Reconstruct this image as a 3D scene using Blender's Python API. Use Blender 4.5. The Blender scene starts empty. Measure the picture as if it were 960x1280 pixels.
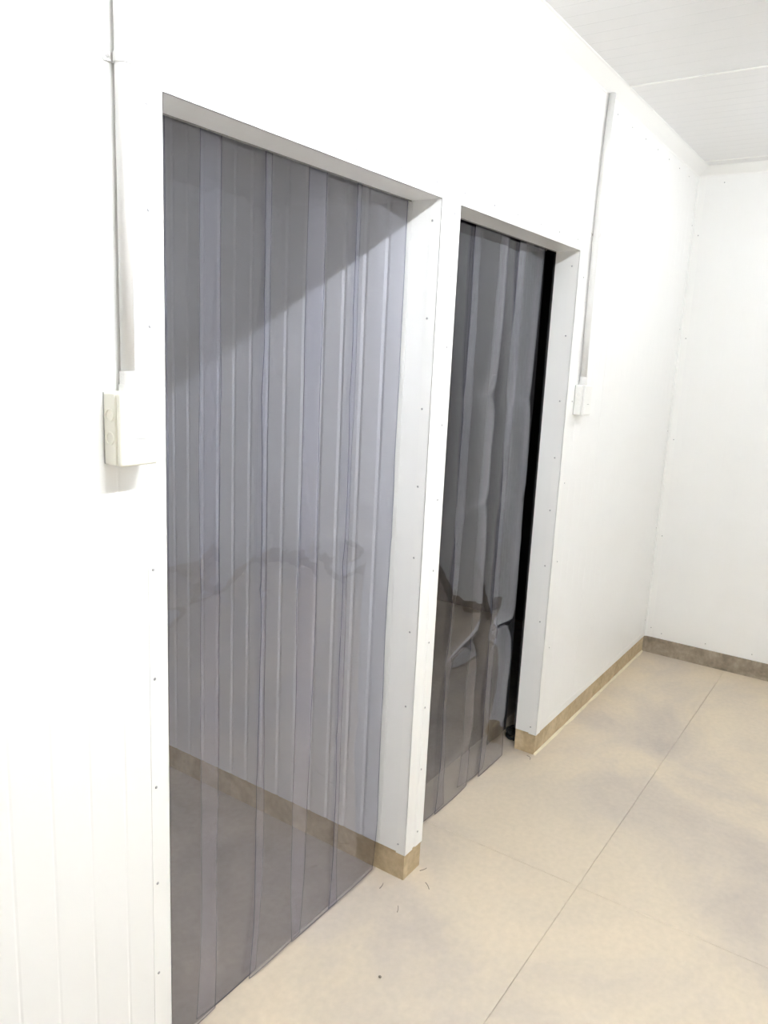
import bpy, bmesh, math, random
from mathutils import Vector, Matrix, noise

random.seed(7)
S = bpy.context.scene
COL = S.collection

# ------------------------------------------------------------------ camera
RT = Vector((0.5656607, -0.8233710, 0.0456960))
UP = Vector((0.1380353, 0.1491714, 0.9791293))
FW = Vector((0.8130032, 0.5475473, -0.1980346))
cam_d = bpy.data.cameras.new('camera')
cam = bpy.data.objects.new('camera', cam_d)
COL.objects.link(cam)
M3 = Matrix((RT, UP, -FW)).transposed()
cam.matrix_world = Matrix.Translation((-0.08448, -1.20420, 1.75307)) @ M3.to_4x4()
cam_d.sensor_fit = 'VERTICAL'
cam_d.sensor_height = 36.0
cam_d.lens = 967.6 / 1280 * 36.0
cam_d.clip_start = 0.02
S.camera = cam

# ------------------------------------------------------------------ world, exposure
W = bpy.data.worlds.new('world')
S.world = W
W.use_nodes = True
W.node_tree.nodes['Background'].inputs[0].default_value = (0.8, 0.85, 0.9, 1)
W.node_tree.nodes['Background'].inputs[1].default_value = 0.05
S.view_settings.view_transform = 'Standard'
S.view_settings.look = 'None'
S.view_settings.gamma = 1.0
S.view_settings.use_curve_mapping = False
S.view_settings.exposure = 2.68
TUBE_STRENGTH = 62.0
try:
    S.cycles.transparent_max_bounces = 24
    S.cycles.max_bounces = 14
    S.cycles.diffuse_bounces = 8
except Exception:
    pass

# ------------------------------------------------------------------ dimensions (metres)
H = 2.2                       # head of both doorways
HC = 2.8575                   # ceiling
X0, X1, X2, X3 = 0.9254, 1.9254, 2.0342, 3.0175   # doorway edges
L = 4.709                     # back wall
CB = 0.10                     # concrete kerb height
T = 0.10                      # panel thickness
YR = -2.95                    # right wall
XR = -2.6                     # wall behind the photographer
YD = 2.6                      # depth of the cells behind the doorways
RIB = 0.08
PW = 1.12

# ------------------------------------------------------------------ node helpers
def new_mat(name):
    m = bpy.data.materials.new(name)
    m.use_nodes = True
    nt = m.node_tree
    return m, nt, nt.nodes['Principled BSDF']

def N(nt, kind, **kw):
    n = nt.nodes.new(kind)
    for k, v in kw.items():
        setattr(n, k, v)
    return n

def plain(name, col, rough=0.4, metal=0.0, var=0.03, scale=8.0, bump=0.0, bscale=60.0):
    m, nt, b = new_mat(name)
    tc = N(nt, 'ShaderNodeTexCoord')
    nz = N(nt, 'ShaderNodeTexNoise')
    nz.inputs['Scale'].default_value = scale
    nz.inputs['Detail'].default_value = 4
    nt.links.new(tc.outputs['Object'], nz.inputs['Vector'])
    r = N(nt, 'ShaderNodeValToRGB')
    r.color_ramp.elements[0].position = 0.3
    r.color_ramp.elements[1].position = 0.7
    r.color_ramp.elements[0].color = (*[c * (1 - var) for c in col], 1)
    r.color_ramp.elements[1].color = (*[min(1, c * (1 + var)) for c in col], 1)
    nt.links.new(nz.outputs['Fac'], r.inputs['Fac'])
    nt.links.new(r.outputs['Color'], b.inputs['Base Color'])
    b.inputs['Roughness'].default_value = rough
    b.inputs['Metallic'].default_value = metal
    if bump:
        n2 = N(nt, 'ShaderNodeTexNoise')
        n2.inputs['Scale'].default_value = bscale
        nt.links.new(tc.outputs['Object'], n2.inputs['Vector'])
        bp = N(nt, 'ShaderNodeBump')
        bp.inputs['Strength'].default_value = bump
        bp.inputs['Distance'].default_value = 0.004
        nt.links.new(n2.outputs['Fac'], bp.inputs['Height'])
        nt.links.new(bp.outputs['Normal'], b.inputs['Normal'])
    return m

def concrete(name, stops, scale=2.2, rough=0.75, bump=0.25, fine=0.10):
    """patchy concrete: a ramp over large noise, then mottling by fine noise"""
    m, nt, b = new_mat(name)
    tc = N(nt, 'ShaderNodeNewGeometry')
    n1 = N(nt, 'ShaderNodeTexNoise')
    n1.inputs['Scale'].default_value = scale
    n1.inputs['Detail'].default_value = 7
    n1.inputs['Roughness'].default_value = 0.6
    n1.inputs['Distortion'].default_value = 0.6
    nt.links.new(tc.outputs['Position'], n1.inputs['Vector'])
    r = N(nt, 'ShaderNodeValToRGB')
    e = r.color_ramp.elements
    e[0].position, e[0].color = stops[0][0], (*stops[0][1], 1)
    e[1].position, e[1].color = stops[-1][0], (*stops[-1][1], 1)
    for p, c in stops[1:-1]:
        k = e.new(p)
        k.color = (*c, 1)
    nt.links.new(n1.outputs['Fac'], r.inputs['Fac'])
    n2 = N(nt, 'ShaderNodeTexNoise')
    n2.inputs['Scale'].default_value = 45
    n2.inputs['Detail'].default_value = 6
    nt.links.new(tc.outputs['Position'], n2.inputs['Vector'])
    mr = N(nt, 'ShaderNodeMapRange')
    mr.inputs['From Min'].default_value = 0.3
    mr.inputs['From Max'].default_value = 0.7
    mr.inputs['To Min'].default_value = 1 - fine
    mr.inputs['To Max'].default_value = 1 + fine * 0.6
    nt.links.new(n2.outputs['Fac'], mr.inputs['Value'])
    mx = N(nt, 'ShaderNodeVectorMath', operation='SCALE')
    nt.links.new(r.outputs['Color'], mx.inputs[0])
    nt.links.new(mr.outputs['Result'], mx.inputs['Scale'])
    nt.links.new(mx.outputs['Vector'], b.inputs['Base Color'])
    b.inputs['Roughness'].default_value = rough
    bp = N(nt, 'ShaderNodeBump')
    bp.inputs['Strength'].default_value = bump
    bp.inputs['Distance'].default_value = 0.003
    nt.links.new(n2.outputs['Fac'], bp.inputs['Height'])
    nt.links.new(bp.outputs['Normal'], b.inputs['Normal'])
    return m

def pvc(name, tint, haze, hazecol=(0.75, 0.75, 0.8), boost=1.0):
    """clear flexible PVC: tinted transmission + Schlick gloss, the same from both sides, with a little dusty haze"""
    m = bpy.data.materials.new(name)
    m.use_nodes = True
    nt = m.node_tree
    nt.nodes.clear()
    out = N(nt, 'ShaderNodeOutputMaterial')
    tr = N(nt, 'ShaderNodeBsdfTransparent')
    tr.inputs['Color'].default_value = (*tint, 1)
    gl = N(nt, 'ShaderNodeBsdfGlossy')
    gl.inputs['Roughness'].default_value = 0.025
    gl.inputs['Color'].default_value = (0.93, 0.93, 1.0, 1)
    df = N(nt, 'ShaderNodeBsdfDiffuse')
    df.inputs['Color'].default_value = (*hazecol, 1)
    lw = N(nt, 'ShaderNodeLayerWeight')
    lw.inputs['Blend'].default_value = 0.5
    pw = N(nt, 'ShaderNodeMath', operation='POWER')
    pw.inputs[1].default_value = 5
    nt.links.new(lw.outputs['Facing'], pw.inputs[0])
    mr = N(nt, 'ShaderNodeMapRange')
    mr.inputs['To Min'].default_value = 0.045 * boost
    mr.inputs['To Max'].default_value = 1.0
    nt.links.new(pw.outputs[0], mr.inputs['Value'])
    mh = N(nt, 'ShaderNodeMixShader')
    mh.inputs['Fac'].default_value = haze
    nt.links.new(tr.outputs[0], mh.inputs[1])
    nt.links.new(df.outputs[0], mh.inputs[2])
    mx = N(nt, 'ShaderNodeMixShader')
    nt.links.new(mr.outputs['Result'], mx.inputs['Fac'])
    nt.links.new(mh.outputs[0], mx.inputs[1])
    nt.links.new(gl.outputs[0], mx.inputs[2])
    tc = N(nt, 'ShaderNodeNewGeometry')
    nz = N(nt, 'ShaderNodeTexNoise')
    nz.inputs['Scale'].default_value = 6
    nz.inputs['Detail'].default_value = 3
    nt.links.new(tc.outputs['Position'], nz.inputs['Vector'])
    bp = N(nt, 'ShaderNodeBump')
    bp.inputs['Strength'].default_value = 0.12
    bp.inputs['Distance'].default_value = 0.01
    nt.links.new(nz.outputs['Fac'], bp.inputs['Height'])
    nt.links.new(bp.outputs['Normal'], gl.inputs['Normal'])
    nt.links.new(mx.outputs[0], out.inputs['Surface'])
    return m

MW = plain('white coated steel', (0.86, 0.86, 0.85), 0.35, 0, 0.01, 3)
MT = plain('white flashing', (0.87, 0.87, 0.855), 0.3, 0, 0.01, 5)
MC = plain('ceiling coated steel', (0.79, 0.79, 0.795), 0.28, 0, 0.01, 3)
MD = plain('shade-dark lining', (0.035, 0.035, 0.037), 0.6, 0, 0.15, 5)  # near-black colour stands in for the darkness of the unlit second room
MS = plain('galvanised steel', (0.34, 0.33, 0.32), 0.4, 0.8, 0.15, 30)
MR = plain('rivet aluminium', (0.42, 0.42, 0.43), 0.45, 0.5, 0.1, 40)
MP = plain('white conduit plastic', (0.70, 0.69, 0.68), 0.3, 0, 0.02, 10)
MB = plain('cream box plastic', (0.86, 0.84, 0.75), 0.4, 0, 0.015, 10)
MBW = plain('white box plastic', (0.84, 0.835, 0.81), 0.4, 0, 0.015, 10)
MG = plain('grey mark and shadow line', (0.45, 0.45, 0.43), 0.5, 0, 0.05, 20)
MK = plain('black rubber', (0.012, 0.012, 0.012), 0.55, 0, 0.2, 40)
MFL = plain('black flap rubber', (0.032, 0.032, 0.035), 0.4, 0, 0.15, 6)
MSC = plain('dull steel swarf', (0.20, 0.17, 0.14), 0.5, 0.4, 0.2, 60)
MSE = plain('pale sealant', (0.74, 0.66, 0.48), 0.7, 0, 0.08, 20)
MF = concrete('floor concrete', [(0.30, (0.44, 0.385, 0.335)), (0.45, (0.53, 0.46, 0.38)),
                                 (0.58, (0.61, 0.52, 0.40)), (0.75, (0.66, 0.55, 0.41))], 1.3, 0.62, 0.12, 0.05)
MFC = concrete('shade-darkened floor concrete', [(0.30, (0.25, 0.215, 0.19)), (0.5, (0.33, 0.285, 0.24)), (0.72, (0.42, 0.36, 0.29))], 2.5, 0.6, 0.2, 0.1)  # same floor, its colour darkened for the shade inside the cold rooms
MJ = plain('joint filler', (0.50, 0.42, 0.32), 0.9, 0, 0.3, 30)
MKT = concrete('tan kerb concrete', [(0.30, (0.40, 0.30, 0.18)), (0.5, (0.51, 0.40, 0.25)),
                                     (0.72, (0.62, 0.50, 0.33))], 7, 0.85, 0.5, 0.14)
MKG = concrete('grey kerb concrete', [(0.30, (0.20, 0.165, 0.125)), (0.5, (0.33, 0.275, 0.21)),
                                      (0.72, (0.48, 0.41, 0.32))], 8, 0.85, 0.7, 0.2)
MV = pvc('clear strip plastic', (0.928, 0.932, 0.962), 0.006, (0.72, 0.72, 0.80), 1.75)
MV2 = pvc('dimmed strip plastic', (0.90, 0.905, 0.925), 0.003, (0.72, 0.72, 0.80), 1.2)  # same plastic; dimmer light at the farther doorway put into its tint
MVE = pvc('cut strip edge', (0.45, 0.45, 0.56), 0.05, (0.5, 0.5, 0.6))

# ------------------------------------------------------------------ object helpers
def link(name, bm, mat, parent=None, smooth=False, loc=None):
    me = bpy.data.meshes.new(name)
    bmesh.ops.recalc_face_normals(bm, faces=bm.faces)
    if smooth:
        for f in bm.faces:
            f.smooth = True
    bm.to_mesh(me)
    bm.free()
    for m in (mat if isinstance(mat, (list, tuple)) else [mat]):
        me.materials.append(m)
    o = bpy.data.objects.new(name, me)
    COL.objects.link(o)
    if parent:
        o.parent = parent
    if loc:
        o.location = loc
    return o

def empty(name, loc=(0, 0, 0)):
    o = bpy.data.objects.new(name, None)
    o.empty_display_size = 0.1
    o.location = loc
    COL.objects.link(o)
    return o

def tag(o, label, cat, group=None):
    o['label'] = label
    o['category'] = cat
    if group:
        o['group'] = group
    return o

def struct(o, label=None):
    o['kind'] = 'structure'
    if label:
        o['label'] = label
    return o

def box(bm, a, b, bevel=0.0, seg=2):
    vs = [bm.verts.new((x, y, z)) for x in (a[0], b[0]) for y in (a[1], b[1]) for z in (a[2], b[2])]
    F = [(0, 1, 3, 2), (4, 6, 7, 5), (0, 4, 5, 1), (2, 3, 7, 6), (0, 2, 6, 4), (1, 5, 7, 3)]
    fs = [bm.faces.new([vs[i] for i in f]) for f in F]
    if bevel:
        es = list({e for f in fs for e in f.edges})
        bmesh.ops.bevel(bm, geom=es, offset=bevel, segments=seg, affect='EDGES', profile=0.5)

def prism(bm, pts, z0, z1, mp):
    lo = [bm.verts.new(mp(u, d, z0)) for u, d in pts]
    hi = [bm.verts.new(mp(u, d, z1)) for u, d in pts]
    n = len(pts)
    for i in range(n):
        bm.faces.new((lo[i], lo[(i + 1) % n], hi[(i + 1) % n], hi[i]))
    bm.faces.new(lo[::-1])
    bm.faces.new(hi)

def rib_profile(u0, u1, p0, thick, groove, both, pitch=RIB, w=0.0045):
    """panel outline in plan: straight with V grooves every pitch from the panel's own edge p0"""
    us = []
    k = math.ceil((u0 - p0 + 0.012) / pitch)
    while p0 + k * pitch < u1 - 0.012:
        us.append(p0 + k * pitch)
        k += 1
    front = [(u0, 0.0)]
    for g in us:
        front += [(g - w, 0.0), (g, groove), (g + w, 0.0)]
    front.append((u1, 0.0))
    back = [(u1, thick)]
    if both:
        for g in reversed(us):
            back += [(g + w, thick), (g, thick - groove), (g - w, thick)]
    back.append((u0, thick))
    return front + back

def tube(bm, pts, r, seg=12, cap=True):
    rings = []
    n = len(pts)
    prev = None
    for i, p in enumerate(pts):
        p = Vector(p)
        t = (Vector(pts[min(i + 1, n - 1)]) - Vector(pts[max(i - 1, 0)])).normalized()
        if prev is None:
            a = t.orthogonal().normalized()
        else:
            a = (prev - t * prev.dot(t)).normalized()
        prev = a
        b = t.cross(a)
        rr = r[i] if isinstance(r, (list, tuple)) else r
        rings.append([bm.verts.new(p + (a * math.cos(2 * math.pi * k / seg) + b * math.sin(2 * math.pi * k / seg)) * rr)
                      for k in range(seg)])
    for i in range(n - 1):
        for k in range(seg):
            bm.faces.new((rings[i][k], rings[i][(k + 1) % seg], rings[i + 1][(k + 1) % seg], rings[i + 1][k]))
    if cap:
        bm.faces.new(rings[0][::-1])
        bm.faces.new(rings[-1])

def dome_mesh(r=0.0035, h=0.0018):
    bm = bmesh.new()
    rows = [(1.0, 0.0), (0.8, 0.6), (0.35, 0.95)]
    rings = [[bm.verts.new((r * k * math.cos(a * math.pi / 4), r * k * math.sin(a * math.pi / 4), h * z)) for a in range(8)]
             for k, z in rows]
    for i in range(2):
        for a in range(8):
            bm.faces.new((rings[i][a], rings[i][(a + 1) % 8], rings[i + 1][(a + 1) % 8], rings[i + 1][a]))
    bm.faces.new(rings[2])
    bm.faces.new(rings[0][::-1])
    for f in bm.faces:
        f.smooth = True
    me = bpy.data.meshes.new('rivet')
    bm.to_mesh(me)
    bm.free()
    me.materials.append(MR)
    return me

RIVET = dome_mesh()
def rivet(parent, loc, rot):
    o = bpy.data.objects.new('rivet', RIVET)
    o.parent = parent
    o.location = loc
    o.rotation_euler = rot
    COL.objects.link(o)
    return o
ROT_FRONT = (math.pi / 2, 0, 0)          # dome points to -y
ROT_NX = (0, -math.pi / 2, 0)            # dome points to -x
ROT_DOWN = (math.pi, 0, 0)

# ------------------------------------------------------------------ floor: slabs with recessed joints
floor = empty('floor')
struct(floor, 'dusty beige concrete floor with thin cut joints')
JX, JY = 2.274, -0.488
bm = bmesh.new()
box(bm, (XR - 0.1, YR - 0.1, -0.12), (L + 0.1, YD + 0.1, -0.004))
link('sub_floor', bm, MJ, floor)
gx = 0.0006
for (a, b) in ((XR - 0.1, JX), (JX, L + 0.1)):
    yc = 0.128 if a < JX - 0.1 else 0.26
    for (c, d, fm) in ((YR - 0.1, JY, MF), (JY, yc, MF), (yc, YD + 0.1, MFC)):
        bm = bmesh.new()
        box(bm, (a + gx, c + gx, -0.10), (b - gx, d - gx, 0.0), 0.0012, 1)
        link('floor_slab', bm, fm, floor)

# ------------------------------------------------------------------ ceiling
ceil = empty('ceiling', (0, 0, 0))
struct(ceil, 'white ribbed panel ceiling with one pale joint')
seams = [3.243 - PW * k for k in range(5, -1, -1)] + [3.243 + 1.31]
def map_ceil(u, d, z):
    return (u, z, HC + d)
for a, b in zip([XR - 0.1] + seams, seams + [L + 0.1]):
    if b - a < 0.02 or b < XR:
        continue
    a = max(a, XR - 0.1)
    bm = bmesh.new()
    prism(bm, rib_profile(a + 0.001, b - 0.001, a, 0.08, 0.0008, False, 0.08, 0.004), YR - 0.1, YD + 0.1, map_ceil)
    link('ceiling_panel', bm, MC, ceil)
for s in seams:
    if s < XR:
        continue
    bm = bmesh.new()
    box(bm, (s - 0.006, YR, HC - 0.004), (s + 0.006, -0.060, HC + 0.0005), 0.001, 1)
    link('joint_strip', bm, MT, ceil)

# ------------------------------------------------------------------ left wall with the two doorways
wall_left = empty('wall_left')
struct(wall_left, 'white ribbed insulated panel wall with two doorways')
openings = [(X0, X1), (X2, X3)]
def map_left(u, d, z):
    return (u, d, z)
e = 3.455 - PW * 5
pan_edges = []
while e < L:
    pan_edges.append(e)
    e += PW
pan_edges.append(L)
pan_edges[0] = XR
for a, b in zip(pan_edges[:-1], pan_edges[1:]):
    cuts = sorted({a + 0.0008, b - 0.0008} | {x for o in openings for x in o if a < x < b})
    bm = bmesh.new()
    for u0, u1 in zip(cuts[:-1], cuts[1:]):
        mid = (u0 + u1) / 2
        over = any(o[0] < mid < o[1] for o in openings)
        prism(bm, rib_profile(u0, u1, a, T, 0.0008, False), H if over else CB, HC, map_left)
    link('wall_panel', bm, MW, wall_left)

# kerbs below the left wall
REC = 0.003
def kerb(name, a, b, mat, label, bead=None):
    bm = bmesh.new()
    nx = max(2, int(max(abs(b[0] - a[0]), abs(b[1] - a[1])) / 0.12))
    box(bm, a, b)
    ax = 0 if abs(b[0] - a[0]) > abs(b[1] - a[1]) else 1
    bmesh.ops.subdivide_edges(bm, edges=[e for e in bm.edges if abs(e.verts[0].co[ax] - e.verts[1].co[ax]) > 0.2], cuts=nx)
    for v in bm.verts:
        if v.co.z > 0.05:
            continue
        v.co += Vector((0, 0, 0))
    o = link(name, bm, mat)
    struct(o, label)
    if bead:
        bmb = bmesh.new()
        p, q, nrm = Vector(bead[0]), Vector(bead[1]), Vector(bead[2])
        n = 40
        pts = []
        for i in range(n + 1):
            c = p.lerp(q, i / n)
            w = 0.007 + 0.004 * noise.noise(c * 9)
            pts.append((c, w))
        prev = None
        for c, w in pts:
            r = [bmb.verts.new(c + Vector((0, 0, -0.001))), bmb.verts.new(c + Vector((0, 0, w))),
                 bmb.verts.new(c + nrm * w * 0.5 + Vector((0, 0, w * 0.4))), bmb.verts.new(c + nrm * w * 1.6 + Vector((0, 0, -0.0005)))]
            if prev:
                for k in range(3):
                    bmb.faces.new((prev[k], prev[k + 1], r[k + 1], r[k]))
            prev = r
        link('sealant_bead', bmb, MSE, o, True)
    return o
kerb('baseboard_left', (XR, REC, 0), (X0 - 0.001, T, CB), MKT, 'tan concrete kerb left of the first doorway')
kp = kerb('baseboard_partition', (X1 + REC, REC, 0), (X2 - 0.001, YD, CB), MKT,
          'tan concrete kerb under the narrow pier and the partition behind it')
kerb('baseboard_left_2', (X3 + REC, REC, 0), (L, T, CB), MKT, 'tan concrete kerb right of the second doorway',
     ((X3 + 0.0, REC, 0), (L - 0.01, REC, 0), (0, -1, 0)))
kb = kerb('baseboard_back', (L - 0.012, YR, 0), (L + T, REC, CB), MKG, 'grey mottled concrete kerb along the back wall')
kerb('baseboard_right', (XR, YR - T, 0), (L, YR + 0.003, CB), MKT, 'tan concrete kerb along the right wall')

# ------------------------------------------------------------------ door flashings with rivets
def door_frame(name, xa, xb, label, jl=True):
    t = empty(name)
    struct(t, label)
    w, p, leg = 0.046, 0.0012, 0.035
    def L_strip(side):
        bm = bmesh.new()
        if side == 'top':
            box(bm, (xa - w, -p, H - p), (xb + w, 0.0, H + w))
            box(bm, (xa, -p, H - p), (xb, T, H))
        else:
            s, x = (-1, xa) if side == 'left' else (1, xb)
            lo, hi = sorted((x - s * p, x + s * w))
            box(bm, (lo, -p, CB - 0.004), (hi, 0.0, H))
            lo, hi = sorted((x - s * p, x))
            box(bm, (lo, -p, CB - 0.004), (hi, leg, H))
        return link('flashing', bm, MT, t)
    for s in ('left', 'top', 'right'):
        L_strip(s)
    zs = [0.15, 0.385, 0.61, 0.839, 1.083, 1.315, 1.55, 1.786, 1.992, 2.17]
    for z in zs:
        rivet(t, (xa - 0.034, -p, z), ROT_FRONT)
    for z in [0.13, 0.633, 0.889, 1.135, 1.362, 1.6, 1.866, 2.14]:
        rivet(t, (xb - p, 0.028, z), ROT_NX)
    k = xa - 0.03
    n = 5
    for i in range(n + 1):
        rivet(t, (xa + 0.03 + (xb - xa - 0.06) * i / n + random.uniform(-.012, .012), -p, H + 0.036), ROT_FRONT)
    return t
f1 = door_frame('trim_1', X0, X1, 'white riveted flashing around the first doorway')
f2 = door_frame('trim_2', X2, X3, 'white riveted flashing around the second doorway')
for z in (1.25, 2.103, 1.6, 0.9, 0.5):
    rivet(f2, (X3 + 0.066, 0.0, z), ROT_FRONT)

# base flashing above the kerb right of door 2, and left of door 1
def base_trim(name, a, b, label):
    bm = bmesh.new()
    box(bm, a, b, 0.0006, 1)
    return struct(link(name, bm, MT), label)
base_trim('trim_3', (X3 + 0.047, -0.0016, CB), (L - 0.045, 0.0, CB + 0.034), 'white base flashing above the kerb right of the second doorway')
base_trim('trim_4', (XR, -0.0016, CB), (X0 - 0.047, 0.0, CB + 0.034), 'white base flashing above the kerb left of the first doorway')

# coving between wall and ceiling
def coving(name, pts_fn, c0, c1, label):
    bm = bmesh.new()
    prof = [(0, -0.046), (-0.002, -0.046), (-0.004, -0.040), (-0.052, -0.005), (-0.060, -0.003), (-0.060, 0.0), (0, 0)]
    lo = [bm.verts.new(pts_fn(d, z, c0)) for d, z in prof]
    hi = [bm.verts.new(pts_fn(d, z, c1)) for d, z in prof]
    n = len(prof)
    for i in range(n):
        bm.faces.new((lo[i], lo[(i + 1) % n], hi[(i + 1) % n], hi[i]))
    bm.faces.new(lo[::-1])
    bm.faces.new(hi)
    return struct(link(name, bm, MT), label)
coving('trim_5', lambda d, z, c: (c, d, HC + z), XR, L, 'white coving between the left wall and the ceiling')
coving('trim_6', lambda d, z, c: (L + d, c, HC + z), YR, 0, 'white coving between the back wall and the ceiling')
# corner angle
ct = empty('trim_7')
struct(ct, 'white corner angle between left wall and back wall')
bm = bmesh.new()
box(bm, (L - 0.042, -0.0016, CB), (L, 0, HC - 0.046))
box(bm, (L - 0.0016, -0.042, CB), (L, 0, HC - 0.046))
box(bm, (L - 0.009, -0.009, CB), (L, 0, HC - 0.046))
link('corner_angle', bm, MT, ct)
for z in (0.16, 0.75, 1.34, 1.93, 2.5):
    rivet(ct, (L - 0.002, -0.034, z), ROT_NX)
    rivet(ct, (L - 0.034, -0.002, z + 0.05), ROT_FRONT)
for k in range(7):
    rivet(ct, (3.3 + 0.2 * k, 0.0, 2.775), ROT_FRONT)
    rivet(ct, (L, -0.14 - 0.26 * k, 2.775), ROT_NX)
    rivet(ct, (L, -0.1 - 0.26 * k, 0.135), ROT_NX)

# ------------------------------------------------------------------ other walls
def flat_wall(name, label, mp, length, z0, z1, mat, thick=T, groove=0.0012, both=False, pw=PW, gw=0.0045):
    t = empty(name)
    struct(t, label)
    u = 0.0
    while u < length - 1e-4:
        v = min(u + pw, length)
        bm = bmesh.new()
        prism(bm, rib_profile(u + 0.0006, v - 0.0006, u, thick, groove, both, RIB, gw), z0, z1, mp)
        link('wall_panel', bm, mat, t)
        u = v
    return t
flat_wall('wall_back', 'plain white panel wall at the end of the room',
          lambda u, d, z: (L + d, -u, z), -YR, CB, HC, MW, groove=0.0004)
flat_wall('wall_right', 'white panel wall opposite the doorways',
          lambda u, d, z: (XR + u, YR - d, z), L - XR, CB, HC, MW)
flat_wall('wall_rear', 'white panel wall behind the photographer',
          lambda u, d, z: (XR - d, YR + u, z), YD - YR, 0, HC, MW)
flat_wall('wall_partition', 'white ribbed partition running back from the pier between the doorways',
          lambda u, d, z: (X1 + d, T + u, z), YD - T, CB, HC, MW, thick=X2 - X1 - 0.012, groove=0.0028, gw=0.010)
flat_wall('wall_cell_back', 'white panel wall at the back of the first cold room',
          lambda u, d, z: (XR + u, YD + d, z), X1 - XR, 0, HC, MW)
flat_wall('wall_cell_left', 'white panel wall on the left of the first cold room',
          lambda u, d, z: (-0.6 - d, T + u, z), YD - T, 0, HC, MW)
def lining(name, a, b, label):  # surfaces of the second cold room, with its darkness put into the colour
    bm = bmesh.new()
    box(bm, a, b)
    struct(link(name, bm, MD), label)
lining('wall_lining_left', (X2 - 0.012, T, CB), (X2, YD, HC), 'shade-dark lining on the partition inside the second cold room')
lining('wall_lining_back', (X2, YD, 0), (L + 0.1, YD + 0.05, HC), 'shade-dark rear wall of the second cold room')
lining('wall_lining_right', (L, T + 0.012, 0), (L + 0.05, YD, HC), 'shade-dark side wall of the second cold room')
lining('wall_lining_front', (X3 + 0.01, T, CB), (L, T + 0.012, HC), 'shade-dark lining on the inside of the doorway wall')
lining('ceiling_lining', (X2, T + 0.012, HC - 0.02), (L, YD, HC - 0.002), 'shade-dark ceiling lining of the second cold room')

# ------------------------------------------------------------------ strip curtains
def strip_mesh(xa, xb, yb, z0, z1, fn, nx=12, nz=170, th=0.0028):
    """one hanging strip: a solid sheet; fn(s, z) -> (dx, dy) bends it"""
    bm = bmesh.new()
    F, B = [], []
    for j in range(nz + 1):
        z = z0 + (z1 - z0) * j / nz
        f, b = [], []
        for i in range(nx + 1):
            s = i / nx
            dx, dy = fn(s, z)
            x = xa + (xb - xa) * s + dx
            f.append(bm.verts.new((x, yb + dy, z)))
            b.append(bm.verts.new((x, yb + dy + th, z)))
        F.append(f)
        B.append(b)
    for j in range(nz):
        for i in range(nx):
            bm.faces.new((F[j][i], F[j][i + 1], F[j + 1][i + 1], F[j + 1][i])).smooth = True
            bm.faces.new((B[j][i], B[j + 1][i], B[j + 1][i + 1], B[j][i + 1])).smooth = True
    rim = []
    for j in range(nz):
        rim.append(bm.faces.new((F[j][0], F[j + 1][0], B[j + 1][0], B[j][0])))
        rim.append(bm.faces.new((F[j][nx], B[j][nx], B[j + 1][nx], F[j + 1][nx])))
    for i in range(nx):
        rim.append(bm.faces.new((F[0][i], B[0][i], B[0][i + 1], F[0][i + 1])))
        rim.append(bm.faces.new((F[nz][i], F[nz][i + 1], B[nz][i + 1], B[nz][i])))
    for f in rim:
        f.material_index = 1
        for ed in f.edges:
            ed.smooth = False
    return bm

def nz1(a, b, c=0.0):
    return noise.noise(Vector((a, b, c)))

def curtain(name, label, xa, xb, specs, creases, amp, seed, edge_amp, mv):
    t = empty(name, ((xa + xb) / 2, 0.115, 0))
    tag(t, label, 'strip curtain')
    off = -Vector(t.location)
    bm = bmesh.new()
    box(bm, (xa - 0.06, 0.1015, H - 0.004), (xb + (0.0 if xb < 2 else 0.05) - 0.002, 0.1040, H + 0.05))
    box(bm, (xa - 0.06, 0.1015, H + 0.045), (xb + (0.0 if xb < 2 else 0.05) - 0.002, 0.140, H + 0.05))
    r = link('hanging_rail', bm, MS, t)
    r.location = off
    for k, (a, b, front, bow, tilt) in enumerate(specs):
        yb = 0.1085 if front else 0.1165
        ph = seed + 3.7 * k
        def fn(s, z, ph=ph, bow=bow, tilt=tilt, front=front):
            drop = max(0.0, min(1.0, (H - z) / 0.5))
            c = (2 * s - 1)
            y = bow * (c * c - 0.4) * drop + tilt * c * drop
            y += amp * drop * (nz1(ph, z * 1.3) + 0.5 * nz1(ph + 9, z * 3.1, s * 1.2))
            for zc, h, wd in creases:
                zz = z - zc - 0.05 * (s - 0.5) * math.sin(ph)
                y += h * math.exp(-abs(zz) / wd) * (0.5 + 0.8 * math.sin(ph * 1.7 + c)) * (1 if front else -0.4)
            x = edge_amp * drop * (nz1(ph + 20, z * 1.1) + 0.6 * nz1(ph + 33, z * 3.3) + 0.3 * nz1(ph + 41, z * 8.0))
            if z < 0.28:
                q = (0.28 - z) / 0.28
                x += -0.018 * q * q * (0.6 + 0.5 * math.sin(ph))
                y += 0.008 * q * q * math.sin(ph * 2.1)
            y = max(y, -0.004 if front else -0.006)
            return x, y
        o = link('strip', strip_mesh(a, b, yb, 0.006 + 0.006 * (k % 2), H + 0.042, fn), [mv, MVE], t)
        o.location = off
        bm = bmesh.new()
        box(bm, (a + 0.012, yb - 0.0022, H + 0.002), (b - 0.012, yb - 0.0004, H + 0.044), 0.0006, 1)
        h = link('hook_plate', bm, MS, t)
        h.location = off
    return t

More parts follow.
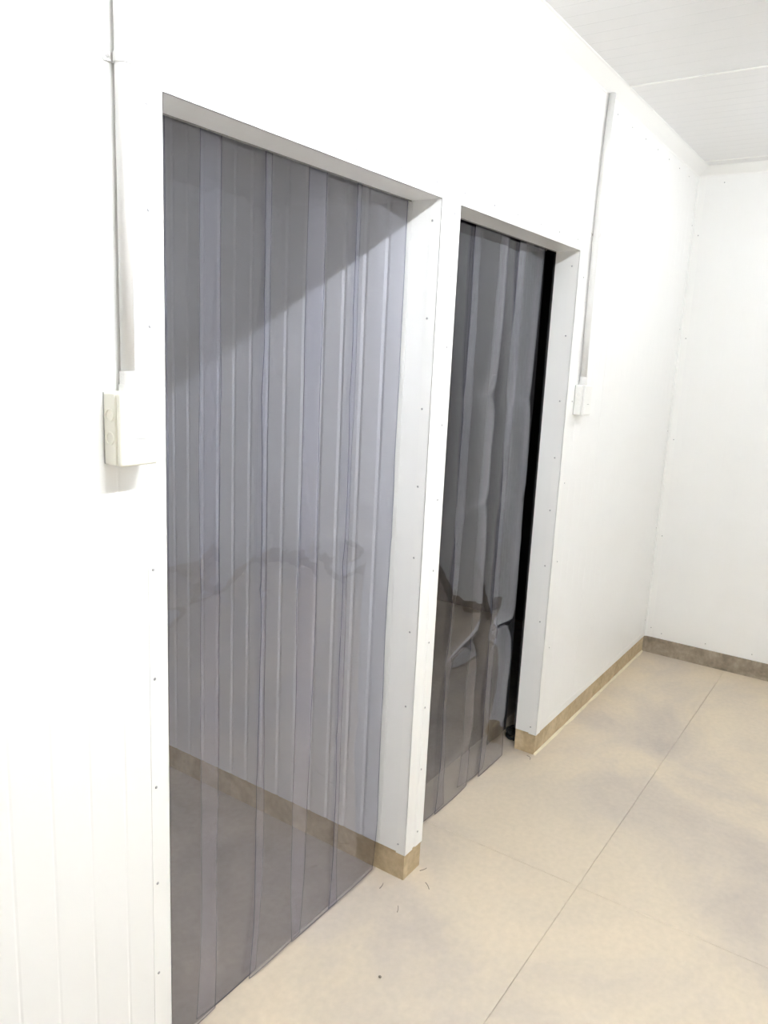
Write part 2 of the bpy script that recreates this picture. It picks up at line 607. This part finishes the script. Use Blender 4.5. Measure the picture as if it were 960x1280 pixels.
curtain('strip_curtain', 'wide clear strip curtain in the nearer doorway, white ribbed partition showing through it', X0, X1,
        [(0.83, 1.03, 0, 0.002, 0.001), (1.003, 1.178, 1, 0.002, 0.002), (1.125, 1.346, 0, 0.003, -0.002),
         (1.316, 1.54, 1, 0.003, 0.002), (1.48, 1.70, 0, 0.003, -0.001), (1.671, 1.915, 1, 0.003, 0.001)],
        [(1.17, 0.008, 0.03), (0.62, 0.005, 0.03), (1.66, 0.006, 0.05), (1.9, 0.004, 0.04)], 0.007, 2.3, 0.006, MV)
curtain('strip_curtain', 'dark creased strip curtain in the farther doorway, black gap at its right edge', X2, X3,
        [(1.99, 2.205, 1, 0.004, 0.002), (2.185, 2.396, 0, 0.006, -0.004), (2.337, 2.60, 1, 0.005, 0.003),
         (2.55, 2.76, 0, 0.008, -0.005), (2.69, 2.925, 1, 0.003, 0.002)],
        [(0.63, 0.024, 0.035), (1.20, 0.007, 0.04), (1.62, 0.008, 0.04), (0.18, 0.006, 0.04)], 0.010, 7.9, 0.018, MV2)

# black flap hanging inside the second doorway
t = empty('rubber_flap', (2.965, 0.17, 0.05))
tag(t, 'long black rubber flap hanging behind the strips at the right jamb of the farther doorway', 'flap')
bm = bmesh.new()
rows = []
for j in range(60):
    z = (H + 0.03 - 0.05) * j / 59
    row = []
    for k in range(9):
        u = -0.09 + 0.20 * k / 8
        y = 0.006 * nz1(u * 9, z * 2.0, 4.4) + 0.004 * math.sin(k * 1.1)
        row.append((u + 0.004 * nz1(2.2, z * 1.5), y, z))
    rows.append(row)
fr = [[bm.verts.new(p) for p in r] for r in rows]
bk = [[bm.verts.new((p[0], p[1] + 0.004, p[2])) for p in r] for r in rows]
for j in range(59):
    for k in range(8):
        bm.faces.new((fr[j][k], fr[j][k + 1], fr[j + 1][k + 1], fr[j + 1][k]))
        bm.faces.new((bk[j][k], bk[j + 1][k], bk[j + 1][k + 1], bk[j][k + 1]))
    bm.faces.new((fr[j][0], fr[j + 1][0], bk[j + 1][0], bk[j][0]))
    bm.faces.new((fr[j][8], bk[j][8], bk[j + 1][8], fr[j + 1][8]))
for k in range(8):
    bm.faces.new((fr[0][k], bk[0][k], bk[0][k + 1], fr[0][k + 1]))
    bm.faces.new((fr[59][k], fr[59][k + 1], bk[59][k + 1], bk[59][k]))
link('sheet', bm, MFL, t)
bm = bmesh.new()
box(bm, (-0.095, -0.003, H - 0.04), (0.115, 0.008, H + 0.01), 0.001, 1)
link('hanging_bar', bm, MS, t)

# ------------------------------------------------------------------ conduits and junction boxes
def junction_box(label, cx, w, z0, z1, d, MB):
    t = empty('junction_box', (cx, 0, z0))
    tag(t, label, 'junction box')
    h = z1 - z0
    bm = bmesh.new()
    box(bm, (-w / 2, -d * 0.72, 0), (w / 2, -0.0015, h), 0.004, 3)
    link('body', bm, MB, t)
    bm = bmesh.new()
    box(bm, (-w / 2 - 0.0006, -d, -0.0006), (w / 2 + 0.0006, -d * 0.74, h + 0.0006), 0.0055, 3)
    cv = link('cover', bm, MB, t)
    bm = bmesh.new()
    box(bm, (-0.008, -d - 0.0006, h * 0.36), (0.014, -d + 0.0005, h * 0.36 + 0.0022), 0.0003, 1)
    link('embossed_mark', bm, MG, cv)
    bm = bmesh.new()
    box(bm, (-w / 2 + 0.001, -0.0035, 0.001), (w / 2 - 0.001, 0.0, h - 0.001))
    link('gap_shade', bm, MG, t)  # grey strip stands in for the shadow gap between box and wall
    for zc in (h * 0.37, h * 0.68):
        bm = bmesh.new()
        seg = 28
        prof = [(0.0120, 0.0), (0.0120, 0.0026), (0.0100, 0.0026), (0.0098, 0.0002), (0.0, 0.0002)]
        rings = []
        for r, o in prof:
            rings.append([bm.verts.new((-w / 2 - o, -d * 0.40 + r * math.cos(2 * math.pi * k / seg), zc + r * math.sin(2 * math.pi * k / seg)))
                          for k in range(seg)] if r else [bm.verts.new((-w / 2 - o, -d * 0.40, zc))])
        for i in range(3):
            for k in range(seg):
                bm.faces.new((rings[i][k], rings[i][(k + 1) % seg], rings[i + 1][(k + 1) % seg], rings[i + 1][k]))
        for k in range(seg):
            bm.faces.new((rings[3][k], rings[3][(k + 1) % seg], rings[4][0]))
        link('knockout', bm, MB, t)
    return t

def conduit(label, cx, z0, z1, r, zclips, bend=False):
    t = empty('conduit', (cx, -r - 0.003, z0))
    tag(t, label, 'conduit')
    bm = bmesh.new()
    hh = z1 - z0
    if bend:
        pts = [(0, 0, 0), (-0.008, 0, 0.35), (-0.009, 0, 0.62), (0.006, 0, 0.92), (0.024, 0, hh)]
    else:
        pts = [(0, 0, 0), (0, 0, hh * 0.5), (0, 0, hh)]
    tube(bm, pts, r, 20)
    link('pipe', bm, MP, t, True)
    bm = bmesh.new()
    tube(bm, [(0, 0, 0.0), (0, 0, 0.012), (0, 0, 0.012), (0, 0, 0.036)], [r * 1.32, r * 1.32, r * 1.16, r * 1.16], 20)
    link('coupling', bm, MP, t)
    for zc in zclips:
        z = zc - z0
        bm = bmesh.new()
        tube(bm, [(0, 0, z - 0.008), (0, 0, z + 0.008)], r * 1.16, 20)
        c = link('saddle_clip', bm, MP, t)
        bm = bmesh.new()
        box(bm, (-r - 0.014, r - 0.001, z - 0.008), (r + 0.014, r + 0.003, z + 0.008), 0.0008, 1)
        link('clip_base', bm, MP, c)
        for s in (-1, 1):
            bm = bmesh.new()
            tube(bm, [(s * (r + 0.008), r + 0.001, z), (s * (r + 0.008), r - 0.0025, z)], 0.0035, 10)
            link('screw', bm, MS, c)
    return t
conduit('white plastic conduit rising from the left box beside the nearer doorway', 0.829, 1.668, HC - 0.046, 0.0128, [2.222])
junction_box('cream junction box with two round knockouts, left of the nearer doorway', 0.826, 0.082, 1.536, 1.668, 0.05, MB)
conduit('white plastic conduit running from the far box up to the ceiling coving', 3.147, 1.668, HC - 0.040, 0.0135, [2.275], True)
junction_box('white junction box on the wall to the right of the farther doorway', 3.144, 0.086, 1.543, 1.668, 0.047, MBW)

# ------------------------------------------------------------------ black bundle of cable by the second doorway
t = empty('cable_bundle', (3.11, 0.155, 0))
tag(t, 'small black bundle of cable on the floor in the second doorway beside the kerb', 'cable')
bm = bmesh.new()
pts = []
for i in range(90):
    a = i / 89 * 2 * math.pi * 4.5
    rr = 0.022 + 0.006 * math.sin(a * 0.37)
    pts.append((rr * math.cos(a) * 1.1, rr * math.sin(a) * 0.8, 0.012 + 0.03 * i / 89 + 0.008 * math.sin(a * 1.3)))
pts = [(x, y, max(z, 0.0065)) for x, y, z in pts]
tube(bm, pts, 0.0065, 8)
link('coil', bm, MK, t, True)
bm = bmesh.new()
tube(bm, [(0.02, -0.01, 0.012), (0.03, -0.035, 0.006), (0.012, -0.052, 0.0052), (-0.012, -0.045, 0.0052), (-0.03, -0.02, 0.0052)], 0.005, 8)
link('loose_end', bm, MK, t, True)

# ------------------------------------------------------------------ litter on the floor
bm = bmesh.new()
bmesh.ops.create_icosphere(bm, subdivisions=2, radius=0.0045)
for v in bm.verts:
    v.co *= 1 + 0.25 * noise.noise(v.co * 300)
    v.co.z *= 0.7
o = link('pebble', bm, MSC, None, True, (1.535, -0.175, 0.003))
tag(o, 'tiny dark pebble alone on the bare floor before the nearer curtain', 'pebble')
def swarf(x, y, ang, ln, curl, label):
    bm = bmesh.new()
    pts = []
    for i in range(7):
        u = i / 6 - 0.5
        pts.append((u * ln, curl * (u * u - 0.25) * ln, 0.0012 + 0.004 * (0.25 - u * u)))
    tube(bm, pts, 0.0011, 6)
    o = link('swarf', bm, MSC, None, True, (x, y, 0.0))
    o.rotation_euler = (0, 0, ang)
    tag(o, label, 'metal shaving')
from_px = [
    (2.02, -0.022, -0.4, 0.03, 0.4, 'thin dark metal shaving right of the pier kerb, nearest to it'),
    (1.955, -0.078, 0.9, 0.035, 0.2, 'dark metal shaving lying on the floor just in front of the pier kerb'),
    (1.80, -0.06, 0.5, 0.03, 0.3, 'short metal shaving to the left of the pier kerb, farthest out'),
    (1.86, 0.045, 0.2, 0.03, 0.3, 'metal shaving at the foot of the nearer curtain beside the pier'),
    (2.98, 0.01, 0.8, 0.035, 0.9, 'bent wire shaving on the floor before the farther doorway kerb'),
]
for a in from_px:
    swarf(*a)

# ------------------------------------------------------------------ the ceiling lamp over the photographer, plus an added fill batten
def emit(name, col, st):
    m = bpy.data.materials.new(name)
    m.use_nodes = True
    nt = m.node_tree
    nt.nodes.clear()
    o = N(nt, 'ShaderNodeOutputMaterial')
    e_ = N(nt, 'ShaderNodeEmission')
    e_.inputs[0].default_value = (*col, 1)
    e_.inputs[1].default_value = st
    nt.links.new(e_.outputs[0], o.inputs[0])
    return m
ME = emit('fluorescent tube', (0.925, 0.97, 1.0), TUBE_STRENGTH)
ME2 = emit('added fill tube', (0.925, 0.97, 1.0), TUBE_STRENGTH * 0.2)  # weak tube for the added fill batten
def batten(xa, xb, y, label, me=None):
    t = empty('ceiling_lamp', (xa, y, HC))
    tag(t, label, 'ceiling lamp')
    ln = xb - xa
    bm = bmesh.new()
    box(bm, (0, -0.03, -0.035), (ln, 0.03, -0.001), 0.004, 1)
    link('housing', bm, MP, t)
    for x in (0.0, ln - 0.02):
        bm = bmesh.new()
        box(bm, (x, -0.014, -0.075), (x + 0.02, 0.014, -0.034), 0.003, 1)
        link('lamp_holder', bm, MP, t)
    bm = bmesh.new()
    tube(bm, [(0.02, 0, -0.058), (ln - 0.02, 0, -0.058)], 0.013, 12)
    link('tube', bm, me or ME, t)
batten(0.5, 1.75, -1.12, 'white fluorescent batten lamp on the ceiling above the nearer doorway')
batten(3.0, 4.25, -1.12, 'added fill batten on the ceiling in front of the back wall, out of view', ME2)  # unseen batten added to brighten the back wall and the right side
